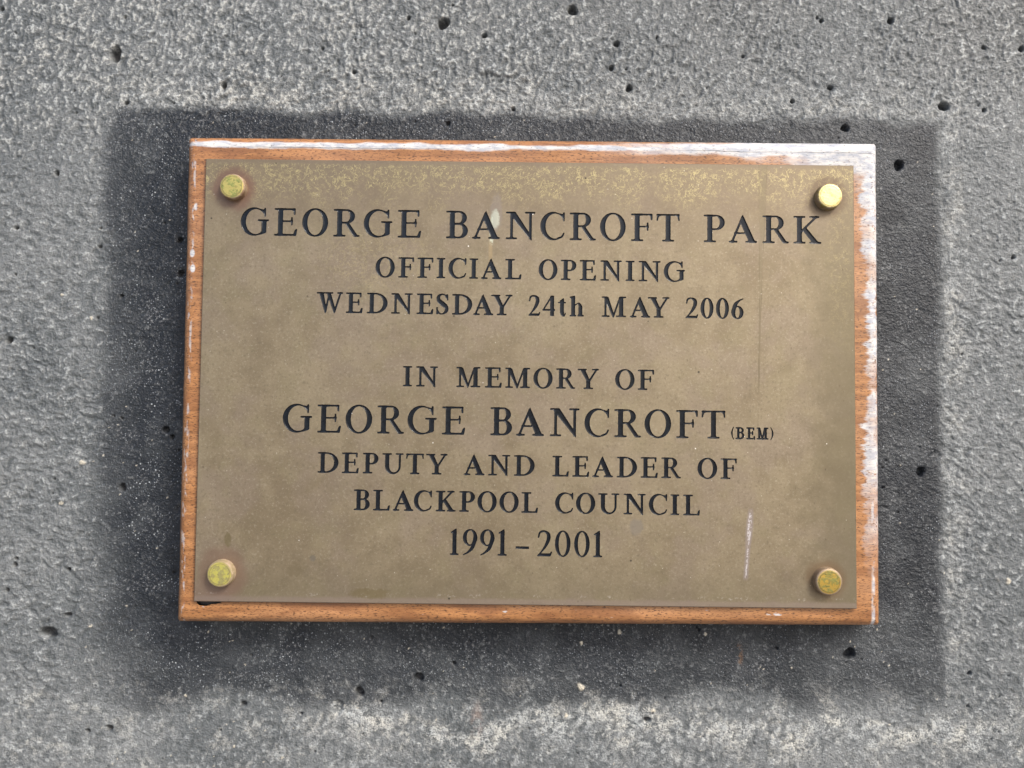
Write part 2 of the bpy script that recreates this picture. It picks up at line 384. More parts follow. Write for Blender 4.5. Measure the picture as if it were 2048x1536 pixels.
# ---------------------------------------------------------------- wooden board
BC = [(-160.4, 113.4), (162.9, 113.8), (162.5, -110.3), (-159.3, -112.0)]
def board():
    prof = [(0.35, -18.0 + .25), (0.0, -17.0), (0.0, -7.2)]
    for k in range(1, 9):
        a = math.radians(90 * k / 8)
        prof.append((4.6 * (1 - math.cos(a)), -7.2 + (BOARD_FRONT + 7.2) * math.sin(a)))
    prof += [(5.4, BOARD_FRONT + .02), (6.2, BOARD_FRONT)]
    rng = np.random.default_rng(3)
    verts, rings = [], []
    nseg, narc = 90, 4
    for (ins, z) in prof:
        ring = []
        for ci in range(4):
            p, q = Vector(BC[ci]), Vector(BC[(ci + 1) % 4])
            pm = Vector(BC[ci - 1])
            cen = Vector((0.5, 0.5))
            sx = 1 if p.x < 0 else -1; sy = -1 if p.y > 0 else 1
            r0 = max(1.5 - ins * .35, .25)
            cc = Vector((p.x + sx * (ins + r0), p.y + sy * (ins + r0)))
            # corner arc, clockwise from the incoming side to the outgoing side
            a0 = {0: 180, 1: 90, 2: 0, 3: 270}[ci]
            for k in range(narc + 1):
                a = math.radians(a0 - 90 * k / narc)
                ring.append((cc.x + r0 * math.cos(a), cc.y + r0 * math.sin(a)))
            # straight run to the next corner
            sx2 = 1 if q.x < 0 else -1; sy2 = -1 if q.y > 0 else 1
            cc2 = Vector((q.x + sx2 * (ins + r0), q.y + sy2 * (ins + r0)))
            a = math.radians(a0 - 90)
            e0 = Vector((cc.x + r0 * math.cos(a), cc.y + r0 * math.sin(a)))
            e1 = Vector((cc2.x + r0 * math.cos(a), cc2.y + r0 * math.sin(a)))
            for k in range(1, nseg):
                t = k / nseg
                w = e0.lerp(e1, t)
                ring.append((w.x, w.y))
        base = len(verts)
        for (x, y) in ring:
            jig = (math.sin(x * .37 + y * .21) * .07 + math.sin(x * .093 - y * .13 + 2) * .10)
            verts.append((x, y, z + jig * (0 < ins < 6)))
        rings.append((base, len(ring)))
    faces = []
    for (b0, n), (b1, _) in zip(rings[:-1], rings[1:]):
        for k in range(n):
            k2 = (k + 1) % n
            faces.append((b0 + k2, b0 + k, b1 + k, b1 + k2))
    # front face with the chipped hollow by the plate's lower left corner
    b, n = rings[-1]
    outer = list(range(b, b + n))
    chip = [(-149.6, -99.0), (-149.4, -102.8), (-148.2, -103.7), (-145.2, -104.0), (-142.6, -103.1), (-140.6, -102.9), (-138.4, -102.4), (-136.6, -101.2), (-136.6, -99.0)]
    cb = len(verts)
    verts += [(x, y, BOARD_FRONT) for x, y in chip]
    pts = [Vector(verts[i][:2]) for i in outer + list(range(cb, cb + len(chip)))]
    nn, nc = len(outer), len(chip)
    res = delaunay_2d_cdt(pts, [], [list(range(nn))[::-1], list(range(nn, nn + nc))], 0, 1e-6)
    ids = [outer[o[0]] if o[0] < nn else cb + o[0] - nn for o in res[3]]
    poly = np.array(chip)
    for f in res[2]:
        cx_, cy_ = np.mean([res[0][i][0] for i in f]), np.mean([res[0][i][1] for i in f])
        if inside(np.array([[cx_, cy_]]), [poly])[0]: continue
        a_, b_, c_ = [Vector(res[0][i]) for i in f]
        if abs((b_ - a_).cross(c_ - a_)) < 2e-2 and max((b_ - a_).length, (c_ - a_).length, (c_ - b_).length) > 5: continue
        faces.append(tuple(ids[i] for i in f))
    db = len(verts)
    verts += [(x + .2, y + .15, BOARD_FRONT - 2.2) for x, y in chip]
    for k in range(nc):
        k2 = (k + 1) % nc
        faces.append((cb + k, cb + k2, db + k2, db + k))
    faces.append(tuple(range(db, db + nc)))
    # back
    b0, n0 = rings[0]
    faces.append(tuple(range(b0, b0 + n0)))
    V_ = [(x * MM, y * MM, (z + ZOFF) * MM) for x, y, z in verts]
    me = mesh_from('backing_board', V_, faces, smooth=True)
    bm = bmesh.new(); bm.from_mesh(me); bmesh.ops.recalc_face_normals(bm, faces=bm.faces)
    for e in bm.edges:
        if len(e.link_faces) == 2 and e.calc_face_angle(0) > math.radians(35): e.smooth = False
    bm.to_mesh(me); bm.free()
    return me

def inside(P, polys):
    """even-odd test of points P (n,2) against closed polygons"""
    r = np.zeros(len(P), bool)
    for q in polys:
        a = np.asarray(q); b = np.roll(a, -1, 0)
        for s0 in range(0, len(P), 4000):
            p = P[s0:s0 + 4000]
            y0, y1 = a[None, :, 1], b[None, :, 1]
            cond = (y0 > p[:, 1:2]) != (y1 > p[:, 1:2])
            with np.errstate(divide='ignore', invalid='ignore'):
                xi = a[None, :, 0] + (p[:, 1:2] - y0) / (y1 - y0) * (b[None, :, 0] - a[None, :, 0])
            r[s0:s0 + 4000] ^= (np.sum(cond & (p[:, 0:1] < xi), 1) % 2).astype(bool)
    return r

w = Mat('weathered_hardwood', rough=.5)
# grain runs left to right
gr1 = w.noise(2.2, 4, .65, stretch=(14, 1, 1)); gr2 = w.noise(.55, 3, .6, stretch=(3.2, 1, 1), off=(1, 0, 0)); gr3 = w.noise(26, 3, .5, stretch=(5, 1, 1))
wc = w.mix((.27, .112, .036), (.48, .220, .080), gr1.step(.32, .68))
wc = w.mix(wc, (.52, .27, .13), gr3.step(.45, .7) * .55)
pore = gr2.step(.47, .37)
wc = w.mix(wc, (.07, .028, .012), pore * .85)
wc = w.mix(wc, (.22, .085, .030), w.noise(9, 3, .6, stretch=(3, 1, 1), off=(7, 0, 0)).step(.52, .66) * .6)
# greyed, bleached wood: the shoulder of the top edge, more and more to the right, and fingers on the right stile
top_d = (113.6 - w.y)                                    # mm below the top edge
right_d = (162.8 - w.x)
edge_n = w.noise(9, 4, .6, stretch=(2.4, 1, 1), off=(2, 5, 0)); fing = w.noise(3.0, 4, .65, stretch=(7, 1, 1), off=(4, 4, 0)); long_n = w.noise(45, 3, .5, off=(9, 0, 0))
shoulder = ((top_d - 4.6).abs() + (edge_n - .5) * 5.0).step(1.7, .5)
shoulder_wide = ((top_d - 4.4).abs() - 1.6 + edge_n * 5.0 - 2.5).step(2.4, .6) * (w.x + long_n * 140.0 - 60.0).step(20.0, 90.0)
corner = (right_d * .22 + top_d * .9 + (edge_n - .5) * 26.0).step(22.0, 12.0)
stile = ((right_d - 3.4).abs() - 1.8 + (fing - .5) * 13.0 + (long_n - .5) * 14.0).step(3.2, .8) * (w.y + edge_n * 60.0).step(-70.0, 5.0)
stile2 = ((right_d - 4.4).abs()).step(1.2, .3) * w.noise(5, 3, .6, stretch=(1, 2, 1)).step(.42, .58) * .8
grainy = (gr2 * .7 + gr1 * .6 + w.noise(4.5, 4, .65, stretch=(4, 1, 1), off=(5, 9, 0)) * .7)
patchy = w.noise(15, 3, .6, stretch=(2.2, 1, 1), off=(1, 7, 2)).step(.34, .56) * .6 + .4
white = shoulder.max((shoulder_wide.max(corner) * grainy.step(.62, .92)).max(stile * patchy * grainy.step(.74, .98)))
white = white.max(stile2).max(shoulder_wide * patchy * .5)
left_d = (w.x + 160.0)
flake = w.noise(2.6, 2, .5, stretch=(1, 2.2, 1), off=(3, 3, 3)).step(.60, .66)
white = white.max((left_d - 3.6).abs().step(1.8, .6) * flake * .55)
bot_d = (w.y + 111.2)
flake2 = w.noise(3.4, 3, .6, stretch=(2.6, 1, 1), off=(6, 1, 3)).step(.655, .71)
white = white.max((bot_d - 6.0).abs().step(3.0, 1.0) * flake2 * .9)
white = white.max(((left_d - 4.2).abs().step(.9, .2)) * w.noise(1.4, 2, .5, stretch=(1, 3, 1)).step(.5, .62) * .6)
dv, dr, dg = w.voronoi(9.0, off=(1, 0, 0), stretch=(1, 1.5, 1))
dots = dv.step(.17, .10) * dr.step(.68, .74) * (left_d - 3.6).abs().step(2.6, 1.6)
white = white.max(dots)
white = white * (w.z).step(3.0, 9.0)
whc = w.mix((.42, .44, .50), (.70, .68, .66), w.noise(2, 3, .6, stretch=(3, 1, 1), off=(1, 1, 1)).step(.35, .65))
whc = w.mix(whc, (.12, .11, .11), gr2.step(.40, .33) * .8)
crack = ((top_d - 5.6 + (edge_n - .5) * 1.6).abs()).step(.22, .08) * gr3.step(.42, .55)
wc = w.mix(wc, whc, white)
wc = w.mix(wc, (.04, .035, .035), crack * .75)
# bottom bevel's shading put into the colour, browner downwards
wc = w.mix(wc, (.20, .09, .035), (w.z + gr1 * 6.0).step(15.5, 10.0) * w.y.step(-104.0, -108.0) * .7)
wc = w.mix(wc, (.015, .012, .010), ((w.x + 143.2).abs().step(6.9, 6.2)) * ((w.y + 102.2).abs().step(3.1, 2.6)) * w.z.step(15.9, 15.6))  # chip hollow blackened: the gap's shade put into the colour
w.set('Base Color', wc)
w.set('Roughness', white * .35 + .36 + gr1 * .12)
w.b.inputs['Coat Weight'].default_value = .55
w.b.inputs['Coat Roughness'].default_value = .25
w.bump(gr2 * .7 + gr1 * .5 - white * .25 - crack * 1.2, .00018, .7)
board_o = part('backing_board', board(), w.m)
board_o['label'] = 'orange brown wooden board, bleached white along its top and right edges'

# ---------------------------------------------------------------- lettering outlines
# Every letter is drawn as a distance field from strokes of an engraver's cutter, then traced.
class Pen:
    def __init__(s, X, Y): s.X, s.Y, s.d = X, Y, np.full(X.shape, 9.0)
    def add(s, d, k=.022):
        h = np.clip(.5 + .5 * (s.d - d) / k, 0, 1)
        s.d = s.d + (d - s.d) * h - k * h * (1 - h)
    def cap(s, x0, y0, x1, y1, r0, r1=None, k=.022):
        r1 = r0 if r1 is None else r1
        dx, dy = x1 - x0, y1 - y0
        t = np.clip(((s.X - x0) * dx + (s.Y - y0) * dy) / (dx * dx + dy * dy + 1e-12), 0, 1)
        s.add(np.hypot(s.X - x0 - t * dx, s.Y - y0 - t * dy) - (r0 + (r1 - r0) * t), k)
    def path(s, pts, n=9):
        """Catmull-Rom through (x, y, r)"""
        P = [np.array(p, float) for p in pts]
        P = [2 * P[0] - P[1]] + P + [2 * P[-1] - P[-2]]
        out = []
        for i in range(1, len(P) - 2):
            for k in range(n):
                t = k / n
                a, b, c_, d_ = P[i - 1:i + 3]
                out.append(.5 * (2 * b + (c_ - a) * t + (2 * a - 5 * b + 4 * c_ - d_) * t * t + (3 * b - a - 3 * c_ + d_) * t ** 3))
        out.append(P[-2])
        dd = np.full(s.X.shape, 9.0)
        for a, b in zip(out[:-1], out[1:]):
            dx, dy = b[0] - a[0], b[1] - a[1]
            t = np.clip(((s.X - a[0]) * dx + (s.Y - a[1]) * dy) / (dx * dx + dy * dy + 1e-12), 0, 1)
            dd = np.minimum(dd, np.hypot(s.X - a[0] - t * dx, s.Y - a[1] - t * dy) - (a[2] + (b[2] - a[2]) * t))
        s.add(dd)
    def poly_d(s, pts):
        X, Y = s.X, s.Y
        d = np.full(X.shape, 81.0); sg = np.ones(X.shape)
        n = len(pts)
        for i in range(n):
            ax, ay = pts[i]; bx, by = pts[i - 1]
            ex, ey = bx - ax, by - ay; wx, wy = X - ax, Y - ay
            t = np.clip((wx * ex + wy * ey) / (ex * ex + ey * ey + 1e-12), 0, 1)
            d = np.minimum(d, (wx - ex * t) ** 2 + (wy - ey * t) ** 2)
            c1, c2, c3 = Y >= ay, Y < by, ex * wy > ey * wx
            sg = np.where((c1 & c2 & c3) | (~c1 & ~c2 & ~c3), -sg, sg)
        return sg * np.sqrt(d)
    def poly(s, pts, k=.022): s.add(s.poly_d(pts), k)
    def box(s, x0, x1, y0, y1): s.poly([(x0, y0), (x1, y0), (x1, y1), (x0, y1)])
    def ell(s, cx_, cy_, a, b):
        px, py = s.X - cx_, s.Y - cy_
        k0 = np.hypot(px / a, py / b); k1 = np.hypot(px / a / a, py / b / b) + 1e-9
        return np.where(k0 < 1e-4, -min(a, b), k0 * (k0 - 1) / k1)

def draw(ch, W, s, h, X, Y):
    p = Pen(X, Y); q = h / 2; e = .13 * (s / .167) ** .3
    bot, top = q, 1 - q
    def stem(x0, x1=None, y0=q, y1=None, foot=True, head=True, ex=e):
        x1 = x0 + s if x1 is None else x1; y1 = top if y1 is None else y1
        p.box(x0, x1, y0, y1)
        if foot: p.cap(x0 - ex + q, bot, x1 + ex - q, bot, q, k=.05)
        if head: p.cap(x0 - ex + q, top, x1 + ex - q, top, q, k=.05)
    def bowl(x0, xr, y0, y1, th, t):
        mid_, hh = (y0 + y1) / 2, (y1 - y0) / 2
        a = min((xr - x0) * .72, hh * 1.15); cx_ = xr - a
        outer = np.where(X < cx_, np.maximum(np.abs(Y - mid_) - hh, x0 - X), p.ell(cx_, mid_, a, hh))
        ai, hi_ = a - th, hh - t
        inn = np.where(X < cx_, np.abs(Y - mid_) - hi_, p.ell(cx_, mid_, max(ai, .02), hi_))
        p.add(np.maximum(outer, -inn))
    def ring(cx_, cy_, a, b, tl, tr, t):
        o = p.ell(cx_, cy_, a, b)
        i_ = p.ell(cx_ + (tl - tr) / 2, cy_, a - (tl + tr) / 2, b - t)
        return np.maximum(o, -i_)
    if ch == 'I':
        stem(W / 2 - s / 2, ex=(W - s) / 2)
    elif ch in 'EFL':
        stem(e, ex=e)
        if ch in 'EF':
            xr = W * (.91 if ch == 'E' else .97)
            p.cap(e, top, xr - q, top, q)
            p.poly([(xr - .16, top), (xr, 1 - q * .6), (xr, .80), (xr - h * .8, .80), (xr - h * 1.2, .90)], k=.03)
            p.cap(xr - q, top, xr - q * .9, .79, q * .95)
            m_ = .53; xm = W * (.80 if ch == 'E' else .80)
            p.cap(e + s, m_, xm - q, m_, q * .9)
            p.cap(xm - q, m_ + .125, xm - q, m_ - .125, q * .9, k=.06)
        if ch in 'EL':
            p.cap(e, bot, W * .90, bot, q)
            p.poly([(W * .90 - .17, bot), (W * .90 - .02, 0), (W * .935, 0), (W - q * .6, .22), (W - h * 1.3, .22), (W * .90 - .06, h)], k=.02)
            p.cap(W * .925, .04, W - q, .225, q * .95)
    elif ch == 'O':
        p.add(ring(W / 2, .5, W / 2, .518, s * 1.04, s * 1.04, h * .95))
    elif ch in 'CG':
        if ch == 'C':
            cx_ = .53 * W; d_ = ring(cx_, .5, cx_, .518, s * 1.04, h, h)
            keep = np.maximum(np.minimum(X - .80 * W, np.maximum(X - .94 * W, .5 - Y)), -9)
            p.add(np.maximum(d_, keep))
            p.path([(.72 * W, .035 + q * .6, q), (.88 * W, .115, q), (W - q, .24, q * .85)])
            xs_ = W - q
        else:
            cx_ = .475 * W; d_ = ring(cx_, .5, cx_, .518, s * 1.04, h, h)
            keep = np.minimum(X - .82 * W, np.maximum(X - .845 * W, .5 - Y))
            keep = np.where((Y < .5), X - .80 * W, X - .85 * W)
            keep = np.maximum(keep, np.where((Y > .18) & (Y < .7) & (X > .5 * W), .05, -1))
            p.add(np.maximum(d_, keep))
            xs_ = .855 * W
            p.poly([(.735 * W, .54), (.735 * W + s, .54), (.735 * W + s, .115), (.735 * W + s * .7, .075), (.66 * W, .015), (.60 * W, h * .7), (.70 * W, .09), (.735 * W, .16)])
            p.cap(.63 * W, .55, W - q, .55, q, k=.05)
        p.cap(xs_, .985 - q * .4, xs_, .705, q, q * .9)
        p.poly([(xs_ - .15, .955), (xs_, .93), (xs_, .78), (xs_ - .05, .84), (xs_ - .14, .92)], k=.04)
    elif ch == 'D':
        stem(e, head=False, foot=False); p.cap(q, top, e + s, top, q, k=.05); p.cap(q, bot, e + s, bot, q, k=.05)
        hh = .5; a = min((W - e) * .74, .60); cx_ = W - a
        outer = np.where(X < cx_, np.maximum(np.abs(Y - .5) - hh, e - X), p.ell(cx_, .5, a, hh))
        inn = np.where(X < cx_, np.abs(Y - .5) - (hh - h), p.ell(cx_, .5, a - s * 1.08, hh - h))
        p.add(np.maximum(outer, -inn))
    elif ch in 'PRB':
        stem(e, head=False, foot=(ch != 'B')); p.cap(q, top, e + s, top, q, k=.05)
        if ch == 'P': bowl(e, W, .44, 1.0, s * 1.02, h)
        if ch == 'R':
            bowl(e, W * .81, .475, 1.0, s * 1.02, h)
            p.poly([(.43 * W, .49), (.43 * W + s * .85, .50), (.895 * W, .085), (W - h, h * .85), (W - h, .0), (.775 * W, 0)], k=.03)
            p.cap(.80 * W, bot, W - q, bot, q)
        if ch == 'B':
            p.cap(q, bot, e + s, bot, q, k=.05)
            bowl(e, W * .945, .495, 1.0, s * .98, h); bowl(e, W, 0, .495 + h, s * 1.06, h)
    elif ch == 'A':
        ax_ = .495 * W; xr = .945 * W; t_ = s * 1.28
        sl_ = (xr - ax_) / 1.02
        # inner edge of the thick leg meets outer edge of the thin leg
        xl = .115 * W - h * .6; sll = (ax_ - xl) / 1.02
        yc = (xr - t_ - xl) / (sl_ + sll)
        p.poly([(ax_, 1.025), (xr, 0.01), (xr - t_, .01), (xl + sll * yc, yc)], k=.02)
        p.cap(ax_ - .012, .93, xl + h * .65, bot, h * .62, h * .60)
        p.cap(q, bot, .115 * W + e + h * .5, bot, q, k=.05); p.cap(xr - t_ - e * .75, bot, W - q, bot, q, k=.05)
        p.cap(xl + sll * .345, .345, xr - t_ * .7 - sl_ * .345, .345, q * .95)
    elif ch == 'N':
        t_ = h * 1.5
        xl = .155; xrr = W - .125
        p.box(xl, xl + t_, bot, .93); p.cap(q, bot, xl + t_ + .12, bot, q, k=.05)
        p.box(xrr - t_, xrr, -.0, top); p.cap(xrr - t_ - .12, top, W - q, top, q, k=.05)
        p.poly([(xl - .06, 1 - h * .1), (xl + s * 1.05, 1 - h * .1), (xrr - t_ * .3, .16), (xrr, .0), (xrr, -.035), (xrr - .03, -.035), (xl - .02, .90)], k=.015)
        p.cap(q, top, xl + s * .8, top, q)
    elif ch == 'M':
        t_ = h * 1.35; xl = .135 if W > .9 else .1; xr = W - e * 1.0
        p.box(xl, xl + t_, bot, .93); p.cap(q, bot, xl + t_ + e * .85, bot, q, k=.05); p.cap(q, top, xl + s * .6, top, q, k=.04)
        p.box(xr - s * 1.05, xr, bot, top); p.cap(xr - s - e * .85, bot, W - q, bot, q, k=.05); p.cap(xr - s * .7, top, W - q, top, q, k=.04)
        xc = .475 * W
        p.poly([(xl - .02, top), (xl + s * 1.0, top), (xc + s * .25, .10), (xc + .025, -.03), (xc - .02, -.03), (xl + .0, .86)], k=.015)
        p.cap(xc + .01, .05, xr - s * .85, .93, h * .58)
    elif ch == 'U':
        a0, b0 = e, W - e * .92; t_ = h * 1.35; yc = .37
        cx_ = (a0 + b0) / 2; a = (b0 - a0) / 2
        outer = np.where(Y > yc, np.maximum(np.maximum(a0 - X, X - b0), Y - top), p.ell(cx_, yc, a, yc + .018))
        ai = (b0 - t_ - a0 - s) / 2; ci = (b0 - t_ + a0 + s) / 2
        inn = np.where(Y > yc, np.abs(X - ci) - ai, p.ell(ci, yc, ai, yc - h * 1.05))
        p.add(np.maximum(outer, -inn))
        p.cap(q, top, a0 + s + e * .9 - q, top, q, k=.05); p.cap(b0 - t_ - e * .85, top, W - q, top, q, k=.05)
    elif ch == 'T':
        stem(W / 2 - s / 2, head=False, ex=.13)
        p.cap(q, top - .0, W - q, top, q)
        for sg in (0, 1):
            x_ = q if sg == 0 else W - q; d_ = 1 if sg == 0 else -1
            p.cap(x_ + d_ * q * .7, top, x_, .775, q * 1.0, q * .85)
            p.poly([(x_, top), (x_ + d_ * .17, top), (x_ + d_ * .07, .90), (x_ + d_ * .02, .82)], k=.02)
    elif ch == 'K':
        stem(e, ex=e * .95)
        p.cap(e + s * .8, .42, W * .81, top, h * .62, h * .58); p.cap(.60 * W, top, W * .90, top, q, k=.05)
        p.poly([(e + s + .03, .46), (e + s + .03 + s * .62, .60), (W * .86, .10), (W - h, h * .8), (W - h, 0), (W * .70, 0)], k=.02)
        p.cap(.60 * W, bot, W - q, bot, q, k=.03)
    elif ch == 'Y':
        cx_ = .50 * W; x0, x1 = cx_ - s / 2, cx_ + s / 2
        p.box(x0, x1, bot, .40); p.cap(x0 - e + q, bot, x1 + e - q, bot, q, k=.05)
        p.poly([(.11 * W, top), (.11 * W + s * 1.25, top), (x1 - s * .15, .47), (x1, .38), (x0, .38), (x0, .43)], k=.015)
        p.cap(x1 - h * .62, .40, W * .885, top, h * .62)
        p.cap(q, top, .11 * W + s * 1.2 + e * .4, top, q, k=.04); p.cap(W * .70, top, W - q, top, q, k=.04)
    elif ch == 'W':
        b1, b2, mt = .335 * W, .675 * W, .455 * W
        p.poly([(.09 * W, top), (.09 * W + s * 1.1, top), (b1 + s * .35, .14), (b1 + .02, -.03), (b1 - .02, -.03)], k=.012)
        p.poly([(mt - s * .55, top), (mt + s * .5, top), (b2 + s * .35, .14), (b2 + .02, -.03), (b2 - .02, -.03)], k=.012)
        p.cap(b1 + .01, .05, mt, .80, h * .58); p.cap(b2 + .01, .05, W * .90, top, h * .62)
        p.cap(q, top, .29 * W, top, q, k=.03); p.cap(.345 * W, top, .60 * W, top, q, k=.03); p.cap(.80 * W, top, W - q, top, q, k=.03)
    elif ch == 'S':
        g_ = s * .50
        p.path([(W * .84, .80, q), (W * .68, .945, q * .95), (W * .44, .975, q * 1.0), (W * .20, .87, g_ * .75), (W * .21, .68, g_ * 1.0),
                (W * .50, .525, g_ * 1.18), (W * .80, .37, g_ * 1.0), (W * .82, .17, g_ * .8), (W * .56, .03 + q * .2, q), (W * .30, .045, q * .95), (W * .10, .20, q)])
        p.cap(W * .90, .985 - q, W * .915, .71, q); p.cap(W * .05 + q * .4, .33, W * .05 + q * .4, q, q)
        p.cap(W * .90, .95, W * .72, .935, q * .7); p.cap(W * .07, .03 + q * .4, W * .24, .07, q * .8)
    elif ch == '2':
        g_ = s * .5
        p.path([(W * .05 + q, .735, q * .9), (W * .20, .92, q * 1.15), (W * .46, .985 - q * .4, q * 1.25), (W * .74, .87, g_ * .85), (W * .77, .68, g_ * .9), (W * .60, .43, g_ * .7), (W * .33, .20, q * 1.0), (W * .07, .035, q * .7)])
        p.poly([(.01 * W, .0), (.90 * W, .0), (.985 * W, .175), (.945 * W, .19), (.86 * W, .125), (.24 * W, .118)], k=.01)
        p.cap(.92 * W, .06, .965 * W, .17, q * .7)
    elif ch == '4':
        x0 = .60 * W
        p.box(x0, x0 + s * .95, -.0, .97); p.poly([(x0 + s * .95, .95), (x0 + s * .95, 1.0), (x0 + s * .45, 1.0), (x0 - .04, .84), (x0, .8)])
        p.cap(x0 + s * .35, .96, .04 * W + q, .33, q * 1.0); p.cap(q, .30, W - q, .30, q * 1.15)
    elif ch == '0':
        p.add(ring(W / 2, .5, W / 2, .515, s * .93, s * .93, h * .95))
    elif ch == '1':
        x0 = W * .52 - s / 2
        p.box(x0, x0 + s, bot, .93); p.poly([(x0, .80), (x0 + s, .80), (x0 + s, 1.02), (x0 + s * .75, 1.02), (x0 - .02, .92)])
        p.cap(x0 + s * .80, .985, W * .08 + q, .875, q * .75, q * .9); p.cap(q, bot, W - q, bot, q, k=.05)
    elif ch in '69':
        if ch == '9':
            X2, Y2 = W - X, 1 - Y
            return draw('6', W, s, h, X2, Y2)
        p.add(ring(W / 2, .315, W / 2, .33, s * .95, s * .95, h * .95))
        p.path([(W * .95, .995 - q * .5, q * .7), (W * .68, .90, q * 1.1), (W * .36, .72, s * .42), (W * .15 + s * .18, .47, s * .47), (s * .48, .33, s * .48)])
    elif ch == 't':
        x0 = W * .36 - s * .2
        p.box(x0, x0 + s * .95, .17, .78); p.poly([(x0, .66), (x0 + s * .95, .66), (x0 + s * .95, .88), (x0 + s * .75, .88), (x0 + s * .1, .78)])
        p.cap(q, .665, W * .90, .665, q * .95)
        p.path([(x0 + s * .5, .20, s * .47), (x0 + s * .62, .07, s * .36), (W * .78, .035, q * 1.0), (W - q, .15, q * .8)])
    elif ch == 'h':
        x0 = .075; x1 = W - .075 - s * .95
        p.box(x0, x0 + s * .95, bot, .93); p.poly([(x0 - .08, .93), (x0, .84), (x0 + s * .95, .84), (x0 + s * .95, 1.01), (x0 + s * .7, 1.01), (x0 - .06, .965)])
        p.box(x1, x1 + s * .95, bot, .46)
        p.path([(x0 + s * .8, .53, q * .7), (x0 + s * 1.5, .625, q * .8), (x1 + s * .15, .615, s * .30), (x1 + s * .50, .47, s * .45)])
        p.cap(q, bot, x0 + s + .05 - q, bot, q, k=.03); p.cap(x1 - .05 + q, bot, W - q, bot, q, k=.05)
    elif ch in '()':
        sg = 1 if ch == '(' else -1; f_ = (lambda v: v * W) if ch == '(' else (lambda v: W - v * W)
        p.path([(f_(.85), 1.01, .03), (f_(.42), .78, .05), (f_(.22), .5, .072), (f_(.42), .22, .05), (f_(.85), -.01, .03)])
    elif ch == '-':
        p.box(.0, W, .275, .375)
    return p.d

def trace(F, x0, y0, st):
    """closed zero contours of a grid field (marching squares)"""
    ny, nx = F.shape
    seg = {}
    neg = F < 0
    code = neg[:-1, :-1] * 1 + neg[:-1, 1:] * 2 + neg[1:, 1:] * 4 + neg[1:, :-1] * 8
    js, is_ = np.nonzero((code > 0) & (code < 15))
    tab = {1: [(3, 0)], 2: [(0, 1)], 3: [(3, 1)], 4: [(1, 2)], 6: [(0, 2)], 7: [(3, 2)], 8: [(2, 3)], 9: [(2, 0)], 11: [(2, 1)],
           12: [(1, 3)], 13: [(1, 0)], 14: [(0, 3)], 5: [(3, 0), (1, 2)], 10: [(0, 1), (2, 3)]}
    def key(e, i, j): return ((0, i, j), (1, i + 1, j), (0, i, j + 1), (1, i, j))[e]
    for j, i in zip(js.tolist(), is_.tolist()):
        for a, b in tab[int(code[j, i])]:
            seg[key(a, i, j)] = key(b, i, j)
    def pos(k):
        t, i, j = k
        if t == 0: a, b = F[j, i], F[j, i + 1]; u = a / (a - b); return (x0 + (i + u) * st, y0 + j * st)
        a, b = F[j, i], F[j + 1, i]; u = a / (a - b); return (x0 + i * st, y0 + (j + u) * st)
    loops = []
    while seg:
        s0 = next(iter(seg)); loop = []; k = s0
        while k in seg:
            loop.append(pos(k)); k = seg.pop(k)
        loops.append(np.array(loop))
    return loops

def rdp(P, tol):
    n = len(P)
    keep = np.zeros(n, bool)
    a = 0; b = int(np.argmax(np.hypot(*(P - P[0]).T)))
    keep[[a, b]] = True
    Q = np.vstack([P, P[:1]])
    st = [(a, b), (b, n)]
    while st:
        i, j = st.pop()
        if j - i < 2: continue
        d_ = Q[j] - Q[i]; L_ = math.hypot(*d_) + 1e-12
        dist = np.abs((Q[i + 1:j, 0] - Q[i, 0]) * d_[1] - (Q[i + 1:j, 1] - Q[i, 1]) * d_[0]) / L_
        k = int(np.argmax(dist))
        if dist[k] > tol:
            keep[i + 1 + k] = True; st += [(i, i + 1 + k), (i + 1 + k, j)]
    return P[keep]

